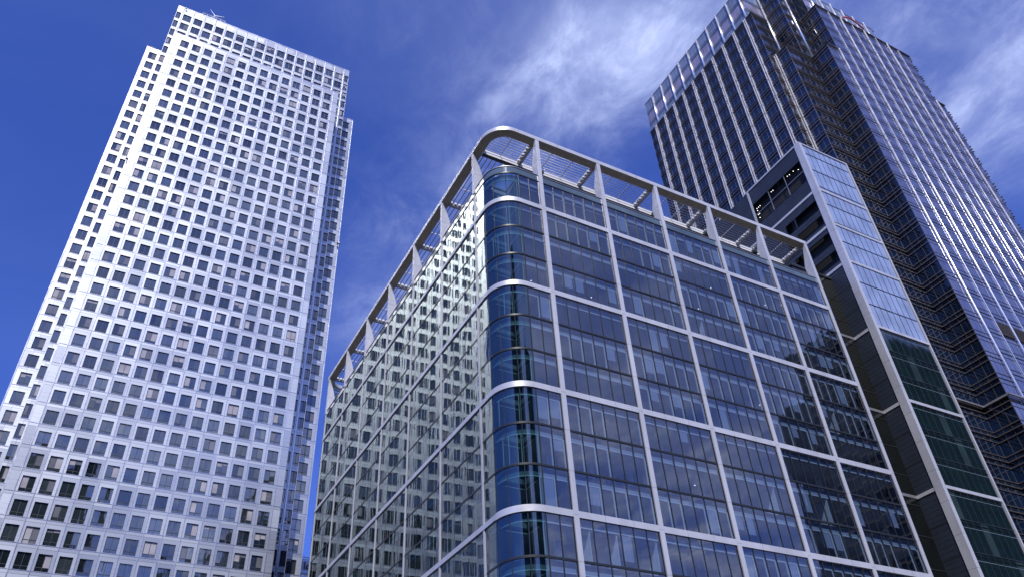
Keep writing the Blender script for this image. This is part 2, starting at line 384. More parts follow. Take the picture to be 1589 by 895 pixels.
t1_face(t1, 'front', fm, [(X(i), 1.92) for i in range(14)], zrows(0, NR), 1.92, 2.62, .22, X(-.97), X(13.97), GZ, Z1+0.75*H1, .12, .10, items, rnd, [X(i-.5) for i in range(0, 15)])
fb_ = Frame((0, YB), (1, 0), (0, -1)); bc = -0.72
t1_face(t1, 'block', fb_, [(X(bc-.80), 1.15)]+[(X(bc+i), 2.15) for i in range(0, 16)]+[(X(bc+15.80), 1.15)], zrows(-5, NR), 1.92, 2.85, .22, X(bc-1.03), X(bc+16.03), GZ, Z1+6.0*H1, .17, .16, items, rnd,
        [X(bc+i-.5) for i in range(0, 17)])
for sgn, c0, c1, cc in ((-1, -3.10, bc-1.03, -2.43), (1, bc+16.03, 16.62, 15.93)):
    fo = Frame((0, YO), (1, 0), (0, -1))
    t1_face(t1, 'wing', fo, [(X(cc), 1.9)], zrows(-1, NR), 1.9, 2.7, .22, X(c0), X(c1), GZ, Z1+1.72*H1, .14, .10, items, rnd, [X(c1)-.08 if sgn > 0 else X(c0)+.08])
# side faces: the right one shows in the glass of the block opposite
def side(xw, nx, y0, n, ztop, ylast):
    fs = Frame((xw, 0), (0, 1), (nx, 0))
    t1_face(t1, 'side', fs, [(y0+P1*(i+.95), 1.92) for i in range(n)], zrows(-1, NR), 1.92, 2.62, .22, y0, ylast, GZ, ztop, .12, .10, items, rnd, [])
side(X(16.62), 1, YO, 14, Z1+1.72*H1, YO+P1*15)
side(X(-3.10), -1, YO, 14, Z1+1.72*H1, YO+P1*15)
emit_parts(items, 'window', t1)
b = MB()                                                   # body behind the faces, returns, roofs
zt = Z1+0.75*H1
for x0, x1, y0, y1, z1 in ((X(-.97), X(13.97), YM, YB, zt), (X(bc-1.03), X(bc+16.03), YB, YO+52, Z1+6*H1), (X(-3.10), X(bc-1.03), YO, YO+P1*15, Z1+1.72*H1), (X(bc+16.03), X(16.62), YO, YO+P1*15, Z1+1.72*H1)):
    b.quad([(x0,y0,z1),(x1,y0,z1),(x1,y1,z1),(x0,y1,z1)], 'steel_wall')
for x0, x1, y, yb, z1 in ((X(-.97), X(13.97), YM, YB, zt), (X(bc-1.03), X(bc+16.03), YB, YO, Z1+6*H1)):
    b.quad([(x0,yb,GZ),(x0,y,GZ),(x0,y,z1),(x0,yb,z1)], 'steel_wall'); b.quad([(x1,y,GZ),(x1,yb,GZ),(x1,yb,z1),(x1,y,z1)], 'steel_wall')
z6 = Z1+6*H1; zw = Z1+1.72*H1; ye = YO+52
b.quad([(X(bc-1.03),ye,GZ),(X(bc-1.03),YO,GZ),(X(bc-1.03),YO,z6),(X(bc-1.03),ye,z6)], 'steel_wall')
b.quad([(X(bc+16.03),YO,GZ),(X(bc+16.03),ye,GZ),(X(bc+16.03),ye,z6),(X(bc+16.03),YO,z6)], 'steel_wall')
b.quad([(X(bc+16.03),ye,GZ),(X(bc-1.03),ye,GZ),(X(bc-1.03),ye,z6),(X(bc+16.03),ye,z6)], 'steel_wall')
for x0, x1 in ((X(-3.10), X(bc-1.03)), (X(bc+16.03), X(16.62))):
    yy = YO+P1*15; b.quad([(x1,yy,GZ),(x0,yy,GZ),(x0,yy,zw),(x1,yy,zw)], 'steel_wall')
b.build('tower_body', t1)
c = MB()                                                   # roof copings and the set-back shelf details
c.box(X(-.97)-.02, X(13.97)+.02, YM-.03, YM+.5, zt, zt+.35, 'steel_fin'); c.box(X(bc-1.03)-.02, X(bc+16.03)+.02, YB-.03, YB+.5, z6, z6+.4, 'steel_fin')
c.box(X(-3.10)-.02, X(bc-1.03)-.12, YO-.03, YO+.5, zw, zw+.35, 'steel_fin'); c.box(X(bc+16.03)+.12, X(16.62)+.02, YO-.03, YO+.5, zw, zw+.35, 'steel_fin')
for i in range(18): c.rod((X(-.6)+i*2.4, YM+.3, zt+.3), (X(-.6)+i*2.4, YM+.3, zt+1.0), .04, 'grey_metal', 4)
for xx0, xx1 in ((X(-3.1), X(bc-1.1)), (X(bc+16.1), X(16.6))):
    c.rod((xx0, YO+.2, zw+1.0), (xx1, YO+.2, zw+1.0), .05, 'grey_metal', 4)
    for k in range(5):
        xx = xx0+(xx1-xx0)*k/4; c.rod((xx, YO+.2, zw+.3), (xx, YO+.2, zw+1.0), .05, 'grey_metal', 4)
c.build('coping', t1)

# ------------------------------------------------------------------ glass office block in the middle
XL, YK, BW, FH = 30.48, 53.63, 9.333, 4.04
XK0, KW, ZB, ZT = 36.43, 9.0, 63.64, 75.94
YC0, RC = 58.96, 3.0
ZG = 68.0                                                  # head of the top glass storey
blk = thing('glass_office_block', 'glass office block with white steel grid, rounded corner and open rooftop frame, in the middle', 'office building', (56, 84, GZ))
floors = [ZB-FH*k for k in range(-1, 17)]                  # floor lines; floors[0] = roof slab line
floors = [z for z in floors if z > GZ+2]
rnd = random.Random(11); items = []
def pane_bay(fr, u0, u1, n, z0, z1, nrm, glass, first, fancy=True, tilt=.006):
    """one bay of one storey: panes, mullions, dark transoms and the head panels behind the glass"""
    mb = MB(); w = (u1-u0)/n
    for i in range(n):
        a, b_ = u0+i*w, u0+(i+1)*w
        fr.face(mb, a+.03, b_-.03, z0+.10, z1-.10, 0, glass, tilt)
    for i in range(n+1):
        a = u0+i*w
        if fancy: fr.box(mb, a-.03, a+.03, z0+.10, z1-.10, -.10, .05, 'dark_metal')
        else: fr.box(mb, a-.032, a+.032, z0+.10, z1-.10, -.08, .006, 'grey_metal' if i % 2 else 'dark_metal')
    pd = .07 if fancy else .03
    fr.box(mb, u0-.03, u1+.03, z0-.02, z0+.10, -.12, pd, 'dark_metal'); fr.box(mb, u0-.03, u1+.03, z1-.10, z1-.04, -.12, pd, 'dark_metal')
    # behind the glass: ceiling edge in two tones and a bright blind box
    fr.box(mb, u0, u1, z1-.58, z1-.12, -.42, -.30, 'spandrel2'); fr.box(mb, u0, u1, z1-.95, z1-.60, -.40, -.28, 'spandrel')
    if fancy: fr.box(mb, u0, u1, z1-1.04, z1-.96, -.36, -.24, 'post')
    if fancy:
        fins = rnd.random() < .55
        for i in range(n):
            a = u0+(i+1)*w
            if fins and rnd.random() < .75: fr.box(mb, a-.11, a-.04, z0+.10, z1-1.05, -.24, -.12, 'post')
            k = rnd.random()
            if k < .14: fr.box(mb, a-w+.05, a-.13, z1-1.05-(z1-z0-1.2)*rnd.uniform(.35, 1), z1-1.05, -.30, -.27, 'blind')
            elif k < .17: fr.box(mb, a-.26, a-.20, z0+.1, z1-1.05, -2.6, -.32, 'post')
            if rnd.random() < .06:
                uu = a-w/2; c_ = fr.p(uu, z1-1.13, -rnd.uniform(.9, 3.2)); mb.box(c_[0]-.045, c_[0]+.045, c_[1]-.045, c_[1]+.045, z1-1.12, z1-1.09, 'lamp')
    return mb
fK = Frame((0, YK), (1, 0), (0, -1)); fL = Frame((XL, 0), (0, -1), (-1, 0))
def arc(r, n, a0=0, a1=90):
    return [(XL+RC-r*math.cos(R(a)), YK+RC-r*math.sin(R(a)), -math.cos(R(a)), -math.sin(R(a))) for a in [a0+(a1-a0)*i/n for i in range(n+1)]]
for k, z1 in enumerate(floors):
    z0 = z1-FH
    if k == 0: z1 = ZG; z0 = floors[1]
    z0 = max(z0, GZ)
    if z1-z0 < 1.5: continue
    for bay in range(5):
        u0, u1 = XK0+bay*KW+.28, XK0+(bay+1)*KW-.28
        items.append((score(fK.p((u0+u1)/2, (z0+z1)/2, 0), (0, -1), 1), pane_bay(fK, u0, u1, 6, z0, z1, (0, -1), 'off_glass', k)))
    items.append((score(fK.p(35, (z0+z1)/2, 0), (0, -1), .4), pane_bay(fK, XL+RC+.02, XK0-.28, 2, z0, z1, (0, -1), 'off_glass', k)))
    for bay in range(6):
        y0, y1 = YC0+bay*BW+.15, YC0+(bay+1)*BW-.15
        items.append((score(fL.p(-(y0+y1)/2, (z0+z1)/2, 0), (-1, 0), 1), pane_bay(fL, -y1, -y0, 6, z0, z1, (-1, 0), 'off_glass_side', k, False, .0030)))
    items.append((score(fL.p(-58, (z0+z1)/2, 0), (-1, 0), .2), pane_bay(fL, -(YC0-.15), -(YK+RC+.02), 1, z0, z1, (-1, 0), 'off_glass_side', k, False)))
    # curved corner: three bent panes
    cm = MB()
    for q in range(3):
        a0, a1 = 30*q+.5, 30*(q+1)-.5; seg = 8; kk = cm.mi('off_glass_curve'); st = len(cm.v)
        for i in range(seg+1):
            a = R(a0+(a1-a0)*i/seg)
            for zz in (z0+.1, z1-.1): cm.v.append((XL+RC-RC*math.cos(a), YK+RC-RC*math.sin(a), zz))
        for i in range(seg): cm.f.append((st+2*i, st+2*i+2, st+2*i+3, st+2*i+1)); cm.m.append(kk); cm.sm.append(True)
    for q in range(4):
        a = R(30*q); cx_, cy_ = XL+RC-RC*math.cos(a), YK+RC-RC*math.sin(a)
        cm.box(cx_-.035, cx_+.035, cy_-.035, cy_+.035, z0+.1, z1-.1, 'dark_metal')
    A = arc(RC, 24)
    cm.sweep(A, [(-.12, z0-.02), (.07, z0-.02), (.07, z0+.10), (-.12, z0+.10)], 'dark_metal'); cm.sweep(A, [(-.12, z1-.10), (.07, z1-.10), (.07, z1-.04), (-.12, z1-.04)], 'dark_metal')
    cm.sweep(A, [(-.42, z1-.58), (-.30, z1-.58), (-.30, z1-.12), (-.42, z1-.12)], 'spandrel2'); cm.sweep(A, [(-.40, z1-.95), (-.28, z1-.95), (-.28, z1-.60), (-.40, z1-.60)], 'spandrel2')
    cm.sweep(A, [(-.36, z1-1.04), (-.24, z1-1.04), (-.24, z1-.96), (-.36, z1-.96)], 'post')
    for a in ((14, 27, 57), (27, 57, 63, 86), (), (40, 57), (27, 86), (20, 33, 50, 57, 88))[rnd.randrange(6)]:
        cx_, cy_ = XL+RC-(RC-.22)*math.cos(R(a)), YK+RC-(RC-.22)*math.sin(R(a)); cm.box(cx_-.03, cx_+.03, cy_-.03, cy_+.03, z0+.1, z1-1.05, 'post')
    items.append((score((XL+1, YK+1, (z0+z1)/2), (-.7, -.7), .9), cm))
emit_parts(items, 'window_bay', blk)
# floors, ceilings and core behind the glass
XR, YR = 81.9, 115.2
for k, z1 in enumerate(floors):
    s_ = MB()
    for x0, x1, y0, y1 in ((XL+RC, XR-.1, YK+.5, YR-.3), (XL+.5, XL+RC, YK+RC, YR-.3)):
        s_.box(x0, x1, y0, y1, z1-.55, z1-.06, 'slab')
    for x0, x1, y0, y1 in ((XL+RC, XR-.1, YK+.45, YK+6.9), (XL+.45, XL+6.9, YK+6.9, YR-.3), (XL+.45, XL+RC, YK+RC, YK+6.9)):
        if z1-1.1 > GZ: s_.box(x0, x1, y0, y1, z1-1.08, z1-.98, 'ceiling')
    s_.build('floor_slab', blk)
c = MB(); c.box(XL+6.9, XR-.2, YK+6.9, YR-.4, GZ, floors[0]-.1, 'core'); c.build('building_core', blk)
c = MB()
for x in [XK0+KW*i/2 for i in range(11)]: c.rod((x, YK+3.2, GZ), (x, YK+3.2, floors[0]-.6), .32, 'post', 10)
for y in [YC0+BW*i/2 for i in range(13)]: c.rod((XL+3.2, y, GZ), (XL+3.2, y, floors[0]-.6), .32, 'post', 10)
c.build('inner_columns', blk)
c = MB()
c.box(XL+RC, XR-.06, YK+.3, YR, ZG-.02, ZG+.2, 'roof'); c.box(XL+.3, XL+RC, YK+RC, YR, ZG-.02, ZG+.2, 'roof')
c.box(XR-.15, XR, YK+.1, YR, GZ, ZG+.2, 'recess'); c.box(XL+.05, XR-.15, YR, YR+.2, GZ, ZG+.2, 'clad')
c.build('roof', blk)
# glass parapet following both faces and the curve
path = [(XL, YR, -1, 0), (XL, YK+RC+.01, -1, 0)]+arc(RC, 24)+[(XR, YK, 0, -1)]
c = MB(); c.sweep(path, [(-.10, ZG+.02), (.0, ZG+.02), (-.02, ZG+1.0), (-.08, ZG+1.0)], 'roof_glass')
c.sweep(path, [(-.12, ZG+1.0), (.05, ZG+1.0), (.05, ZG+1.09), (-.12, ZG+1.09)], 'grey_metal'); c.sweep(path, [(-.12, ZG-.06), (.06, ZG-.06), (.06, ZG+.02), (-.12, ZG+.02)], 'dark_metal')
c.build('parapet', blk)
# white bands every third floor
pband = [(XL, YC0+6*BW+.2, -1, 0), (XL, YK+RC+.01, -1, 0)]+arc(RC, 30)+[(XL+RC+.01, YK, 0, -1), (XK0+5*KW+.28, YK, 0, -1)]
zz = ZB; ci = 0
while zz > GZ+1:
    for seg_ in range(3):
        c = MB()
        pp = [pband[:2], pband[1:33], pband[32:]][seg_]
        hb = .30 if seg_ else .24; pr = [(-.1, zz-hb), (.14, zz-hb), (.14, zz+hb), (-.1, zz+hb)]
        if seg_ == 1:
            kk = c.mi('white_steel'); n0 = 0
            for o0, za, o1, zb_ in ((.14, zz-.30, .14, zz+.30), (-.1, zz-.30, .14, zz-.30), (.14, zz+.30, -.1, zz+.30)):
                st = len(c.v)
                for x, y, nx, ny in pp: c.v += [(x+nx*o0, y+ny*o0, za), (x+nx*o1, y+ny*o1, zb_)]
                for i in range(len(pp)-1): c.f.append((st+2*i, st+2*i+2, st+2*i+3, st+2*i+1)); c.m.append(kk); c.sm.append(True)
        else: c.sweep(pp, pr, 'white_steel')
        c.build('white_band', blk)
    # joints between the cover plates
    j = MB()
    for bay in range(5):
        for t_ in (1/3., 2/3.): fK.box(j, XK0+KW*(bay+t_)-.015, XK0+KW*(bay+t_)+.015, zz-.30, zz+.30, .14, .146, 'grey_metal')
    for bay in range(6):
        for t_ in (1/3., 2/3.): fL.box(j, -(YC0+BW*(bay+t_))-.015, -(YC0+BW*(bay+t_))+.015, zz-.24, zz+.24, .14, .146, 'grey_metal')
    j.build('band_joints', blk)
    zz -= 3*FH
# columns: fins on the facade, tapering to the beam above the roof
def column(fr, u, w):
    c = MB(); P = fr.p; zc = 71.6; ze = ZT-.62
    wl = w if fr is fK else .30; pl = .18 if fr is fK else .10
    fr.box(c, u-wl/2, u+wl/2, GZ, ZG+.3, -.05, pl, 'white_steel')
    # tapered upper part: the inner edge runs back, deepest at roof level
    for (za, da), (zb_, db) in (((ZG+.3, -.75), (zc, -1.05)), ((zc+.03, -1.05), (ze, -.12))):
        c.hexa([P(u-w/2,za,.18),P(u+w/2,za,.18),P(u+w/2,za,da),P(u-w/2,za,da),P(u-w/2,zb_,.18),P(u+w/2,zb_,.18),P(u+w/2,zb_,db),P(u-w/2,zb_,db)], 'white_steel')
    z = ZG-.4
    while z > GZ: fr.box(c, u-wl/2-.001, u+wl/2+.001, z-.012, z+.012, pl-.02, pl+.006, 'grey_metal'); z -= FH
    return c.build('column', blk)
for i in range(6): column(fK, XK0+KW*i, .52)
for i in range(7): column(fL, -(YC0+BW*i), .46)
# outer roof beam
YE = YC0+6*BW
pb = [(XL, YE+.23, -1, 0), (XL, YK+RC+.01, -1, 0)]+arc(RC, 40)+[(XL+RC+.01, YK, 0, -1), (XK0+5*KW+.26, YK, 0, -1)]
c = MB(); kk = c.mi('white_steel')
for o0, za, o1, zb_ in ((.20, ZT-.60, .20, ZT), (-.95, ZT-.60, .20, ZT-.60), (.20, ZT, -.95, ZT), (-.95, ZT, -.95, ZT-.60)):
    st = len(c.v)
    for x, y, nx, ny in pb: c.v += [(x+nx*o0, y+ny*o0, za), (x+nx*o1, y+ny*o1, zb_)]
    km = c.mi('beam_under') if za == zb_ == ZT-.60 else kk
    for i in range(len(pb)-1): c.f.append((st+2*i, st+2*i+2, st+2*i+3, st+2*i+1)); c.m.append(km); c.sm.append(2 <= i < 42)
c.box(XK0+5*KW+.24, XK0+5*KW+.262, YK-.2, YK+.95, ZT-.6, ZT, 'white_steel')
for u in [XK0+KW*(i+t_) for i in range(5) for t_ in (1/3., 2/3.)]+[XL+RC+.4]:
    c.box(u-.02, u+.02, YK-.206, YK+.97, ZT-.606, ZT+.004, 'grey_metal')
for v_ in [YC0+BW*(i+t_) for i in range(6) for t_ in (1/3., 2/3.)]:
    c.box(XL-.206, XL+.97, v_-.02, v_+.02, ZT-.606, ZT+.004, 'grey_metal')
# grooves on the underside
for o in (.25, .62):
    pg = [(x-nx*o, y-ny*o, nx, ny) for x, y, nx, ny in pb]; c.sweep(pg, [(-.02, ZT-.63), (.02, ZT-.63), (.02, ZT-.598), (-.02, ZT-.598)], 'grey_metal')
c.build('roof_beam', blk)
# inner beams
YI, XI = YK+4.25, XL+4.25
c = MB(); c.box(XL+.8, XK0+5*KW, YI, YI+.45, ZT-1.0, ZT-.25, 'white'); c.box(XI, XI+.45, YI+.45, YE, ZT-1.0, ZT-.25, 'white')
c.box(XL+.8, XK0+5*KW, YI-.002, YI+.452, ZT-1.12, ZT-1.0, 'dark_metal'); c.build('inner_beam', blk)
def cross(a, b_, w, h, blocks):
    c = MB(); ax, ay = a; bx_, by_ = b_
    if abs(ax-bx_) < .01:
        c.box(ax-w/2, ax+w/2, ay, by_, ZT-.62-h*.15, ZT-.62-h*.15+h, 'grey_metal')
        for i in range(blocks):
            y = ay+(by_-ay)*(i+.5)/blocks; c.box(ax-w/2-.22, ax-w/2-.005, y-.16, y+.16, ZT-.45, ZT-.18, 'white')
    else:
        c.box(ax, bx_, ay-w/2, ay+w/2, ZT-.62-h*.15, ZT-.62-h*.15+h, 'grey_metal')
        for i in range(blocks):
            x = ax+(bx_-ax)*(i+.5)/blocks; c.box(x-.16, x+.16, ay-w/2-.22, ay-w/2-.005, ZT-.45, ZT-.18, 'white')
    return c.build('cross_beam', blk)
for i in range(6): cross((XK0+KW*i, YK+.95), (XK0+KW*i, YI), .36, .55, 6)
for i in range(1, 7): cross((XL+.95, YC0+BW*i), (XI, YC0+BW*i), .36, .55, 6)
# sunshade rods and their hangers
c = MB()
for q in range(8):
    y = YK+1.25+q*.40; c.rod((XL+(2.6 if q == 0 else 1.6 if q < 3 else 1.0), y, ZT-.34), (XK0+5*KW, y, ZT-.34), .040, 'grey_metal', 5)
for i in range(-1, 5):
    for t_ in (1/3., 2/3.):
        if i < 0 and t_ < .5: continue
        x = XK0+KW*(i+t_) if i >= 0 else XL+3.2
        for q in range(8):
            ya = YK+1.0+q*.41; c.rod((x, ya, ZT-.27), (x, ya+.27, ZT-.27), .06, 'white', 5)
        c.rod((x, YK+.9, ZT-.30), (x, YI, ZT-.30), .035, 'grey_metal', 5)
c.build('sunshade_rods', blk)
c = MB()
for q in range(5):
    x = XL+1.35+q*.62; c.rod((x, YI+.5, ZT-.34), (x, YE, ZT-.34), .06, 't3_rail', 5)
for i in range(6):
    for t_ in (1/3., 2/3.):
        y = YC0+BW*(i+t_)
        for q in range(5): xa = XL+1.0+q*.62; c.rod((xa, y, ZT-.27), (xa+.36, y, ZT-.27), .09, 'white', 5)
c.build('sunshade_rods', blk)
# rounded far end of the roof frame with louvres
c = MB()
ce = [(XL+RC-RC*math.cos(R(a)), YE+.23+(RC)*math.sin(R(a)), -math.cos(R(a)), math.sin(R(a))) for a in range(0, 91, 9)]
c.sweep(ce, [(-.95, ZT-.6), (.2, ZT-.6), (.2, ZT), (-.95, ZT)], 'white_steel')
for q in range(5): c.box(XL+.9, XL+9, YE+1.0+q*.02, YE+1.2+q*.02, ZT-2.0-q*1.05, ZT-1.35-q*1.05, 'grey_metal')
c.sweep([(x, y, nx, ny) for x, y, nx, ny in ce], [(-.5, ZG+.9), (.0, ZG+.9), (.0, ZG+1.25), (-.5, ZG+1.25)], 'white_steel')
c.build('end_louvres', blk)
# chamfered glass at the far end of the side face
c = MB(); fa = [(XL+RC-RC*math.cos(R(a)), YE+.23+RC*math.sin(R(a)), -math.cos(R(a)), math.sin(R(a))) for a in (0, 15, 30, 45, 60, 75, 90)]
for i in range(6):
    for z1 in floors[0:]:
        z0 = z1-FH; z1_ = ZG if z1 == floors[0] else z1; z0 = floors[1] if z1 == floors[0] else z0
        a_, b_ = fa[i], fa[i+1]; c.quad([(b_[0],b_[1],z0+.1),(a_[0],a_[1],z0+.1),(a_[0],a_[1],z1_-.1),(b_[0],b_[1],z1_-.1)], 'off_glass_side')
for z1 in floors: c.sweep(fa, [(-.1, z1-.1), (.07, z1-.1), (.07, z1+.1), (-.1, z1+.1)], 'dark_metal')
c.box(XL+.6, XL+3, YE+.3, YE+.4, GZ, ZG, 'core'); c.build('rounded_end_glazing', blk)
# rooftop floodlights clamped to the inner beam, one in the middle of each bay
flood = []
def floodlight(x, i):
    c = MB(); z = ZT-1.0
    c.box(-.38, .38, -.22, .22, -.30, .22, 'dark_metal'); c.box(-.10, .10, -.10, .10, .10, .26, 'dark_metal'); c.rod((-.3, -.2, 0), (-.45, -.35, .35), .07, 'white', 6); c.rod((.3, -.2, 0), (.45, -.35, .35), .07, 'white', 6)
    o = c.build('floodlight', origin=(0, 0, 0)); o.location = (x, YI-.26, z+.05+EYE)
    tag(o, ['dark floodlight clamped under the rooftop beam just right of the rounded corner', 'dark floodlight under the rooftop beam in the second bay from the rounded corner',
            'dark floodlight under the rooftop beam in the third bay from the rounded corner', 'dark floodlight under the rooftop beam in the fourth bay from the rounded corner',
            'dark floodlight under the rooftop beam in the last bay before the stair tower'][i], 'floodlight', 'floodlights clamped under the rooftop beam')
for i in range(5): floodlight(XK0+KW*i+2.9 if i else XK0+KW*i+2.9, i)

# ------------------------------------------------------------------ stair tower to the right of the block
AX0, AX1, AZ, YRc = 90.3, 101.8, 102.4, 57.3
an = thing('stair_tower', 'narrow pale glass stair tower with dark louvred side wall beside the glass office block', 'tower', (96, 60, GZ))
bands = [AZ, 91.1, 83.4, 75.7, 63.6, 51.5, 39.4, 27.2, 15.1, 3.0]
fA = Frame((0, YK), (1, 0), (0, -1)); fS = Frame((AX0, 0), (0, -1), (-1, 0))
# front glass, one part per storey
def stair_glass(z0, z1, pale, brk):
    mb = MB(); n = 8; w = (AX1-.40-AX0-.55)/n; u = AX0+.50
    for i in range(n):
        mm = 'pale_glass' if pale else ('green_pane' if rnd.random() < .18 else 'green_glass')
        fA.face(mb, u+i*w+.025, u+(i+1)*w-.025, z0+.08, z1-.06, 0, mm, .005)
        if i: fA.box(mb, u+i*w-.035, u+i*w+.035, z0+.08, z1-.06, -.1, .03, 'dark_metal')
    fA.box(mb, u, u+n*w, z0-.04, z0+.06, -.1, .06, 'dark_metal')
    if not pale: fA.box(mb, u, u+n*w, z1-1.0, z1-.95, .002, .012, 'spandrel2'); fA.box(mb, u, u+n*w, z1-.62, z1-.42, .002, .010, 'recess')
    return mb
zs = sorted(set([AZ-FH*0]+[ZB+FH*k for k in range(-16, 10)]), reverse=True)
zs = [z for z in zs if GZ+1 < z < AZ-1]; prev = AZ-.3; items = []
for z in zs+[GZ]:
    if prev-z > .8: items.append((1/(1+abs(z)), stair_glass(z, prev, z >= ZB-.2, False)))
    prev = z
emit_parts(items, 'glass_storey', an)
c = MB()
fA.box(c, AX0+.3, AX1-.30, AZ-.28, AZ, -.1, .16, 'white_steel')
c.box(AX0-.12, AX0+.3, YK-.16, YK+14, AZ-.30, AZ+.004, 'white_steel'); c.build('roof_edge', an)
for bz in bands[1:]:
    c = MB(); fA.box(c, AX0+.5, AX1-.30, bz-.22, bz+.22, -.1, .12, 'white_steel'); c.box(AX0-.08, AX0+.2, YK+.95, YRc+.06 if bz < 75 else 80, bz-.22, bz+.22, 'white_steel')
    c.build('white_band', an)
c = MB()
z = AZ-.30; k = 0                                             # corner column in short cover plates
while z > GZ:
    z0 = max(z-FH, GZ); c.box(AX0-.14, AX0+.50, YK-.20, YK+.95, z0+.03, z, 'white_steel'); c.box(AX0-.10, AX0+.46, YK-.16, YK+.91, z0, z0+.03, 'grey_metal'); z = z0
c.build('corner_column', an)
c = MB(); fA.box(c, AX1-.30, AX1, GZ, AZ+.003, -.6, .18, 'white_steel'); c.build('edge_column', an)
# side wall: horizontal siding with real grooves, openings left dark
c = MB(); y0s, y1s = YK+.95, 84.0
wins = [(54.75, 66.35, 94.1, 98.75), (54.75, 59.4, 87.35, 89.3), (59.7, 61.6, 87.35, 89.3), (54.75, 60.0, 84.3, 86.0), (60.3, 62.3, 84.3, 86.0),
        (54.75, 60.0, 80.0, 82.2), (60.3, 62.0, 80.0, 82.2), (54.75, 60.0, 76.6, 78.6), (60.3, 62.0, 76.6, 78.6)]
ys = sorted(set([y0s, 66.5, y1s]+[w[0] for w in wins]+[w[1] for w in wins]))
zl = sorted(set([GZ]+[AZ-.3-.62*i for i in range(0, 170) if AZ-.3-.62*i > GZ]+[w[2] for w in wins]+[w[3] for w in wins]))
for i in range(len(zl)-1):
    a, b_ = zl[i], zl[i+1]; mid = (a+b_)/2; ya = y0s
    holes = sorted([(w[0], w[1]) for w in wins if w[2] < mid < w[3]])
    yend = y1s
    for h in holes+[(yend, yend)]:
        if h[0] > ya: c.box(AX0, AX0+.1, ya, h[0], a+.02, b_-.01, 'clad')
        ya = max(ya, h[1])
c.box(AX0+.04, AX0+.09, y0s, y1s, GZ, AZ-.31, 'dark_metal') if False else None
for a, b_ in ((y0s, y1s),): pass
c.build('side_cladding', an)
c = MB()                                                     # closing wall just behind the boards and the dark rooms
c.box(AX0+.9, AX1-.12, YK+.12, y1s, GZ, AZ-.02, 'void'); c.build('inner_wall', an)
c = MB()
for zj in [75.7-FH*k for k in range(0, 19)]:
    if zj > GZ: q = MB(); q.box(AX0-.012, AX0-.002, y0s, YRc, zj-.07, zj+.07, 'void'); q.build('cladding_joint', an)
for yj in (YK+6.5, YK+12.9, YK+19): c.box(AX0-.008, AX0-.002, yj-.02, yj+.02, 75.8, AZ-.3, 'dark_metal')
c.build('vertical_joints', an)
for w in wins:
    c = MB()
    for q in (w[0], w[1]): c.box(AX0-.02, AX0+.12, q-.05, q+.05, w[2]-.05, w[3]+.05, 'recess')
    c.box(AX0-.021, AX0+.121, w[0]+.05, w[1]-.05, w[2]-.05, w[2]+.02, 'recess'); c.box(AX0-.021, AX0+.121, w[0]+.05, w[1]-.05, w[3]-.02, w[3]+.05, 'recess')
    if w[1]-w[0] > 8:
        for q in (58.6, 62.5): c.box(AX0+.0, AX0+.1, q-.05, q+.05, w[2]+.02, w[3]-.02, 'grey_metal')
        c.box(AX0+.01, AX0+.09, w[0]+.05, w[1]-.05, 96.3, 96.4, 'grey_metal')
    c.build('louvre_window', an)
c = MB()
for (q, zq) in ((65.9, 97.6), (65.5, 97.6), (65.1, 97.6), (65.9, 97.1), (66.0, 96.2), (65.7, 96.2), (65.9, 95.4), (62.0, 98.2), (61.6, 98.2), (58.0, 98.3), (57.5, 98.2), (56.6, 98.2), (55.6, 97.6)):
    c.box(AX0+.15, AX0+.25, q-.04, q+.04, zq-.035, zq+.035, 'lamp')
c.build('plant_room_lights', an)
c = MB(); c.box(AX0-.10, AX0+.15, 66.42, 66.85, 75.9, AZ-.3, 'white_steel'); c.build('side_post', an)
# recessed link between block and stair tower
c = MB(); z = 74.6
while z > GZ:
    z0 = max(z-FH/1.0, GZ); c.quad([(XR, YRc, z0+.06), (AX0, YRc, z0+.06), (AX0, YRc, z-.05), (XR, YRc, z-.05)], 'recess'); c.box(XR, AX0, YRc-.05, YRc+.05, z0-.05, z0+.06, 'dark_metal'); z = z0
c.box(XR, AX0, YRc+.03, YRc+.2, GZ, 74.6, 'dark_metal'); c.box(XR-.05, AX0-.02, YRc-.12, YR, 74.6, 74.95, 'roof'); c.box(XR, AX0-.1, YRc-.16, YRc-.10, 74.55, 74.98, 'dark_metal')
for bz in bands[4:]: c.box(XR, AX0-.1, YRc-.08, YRc+.02, bz-.2, bz+.2, 'grey_metal')
c.box(XR, XR+.1, YRc, YR, ZG+.2, 74.6, 'clad')
c.build('recessed_link', an)

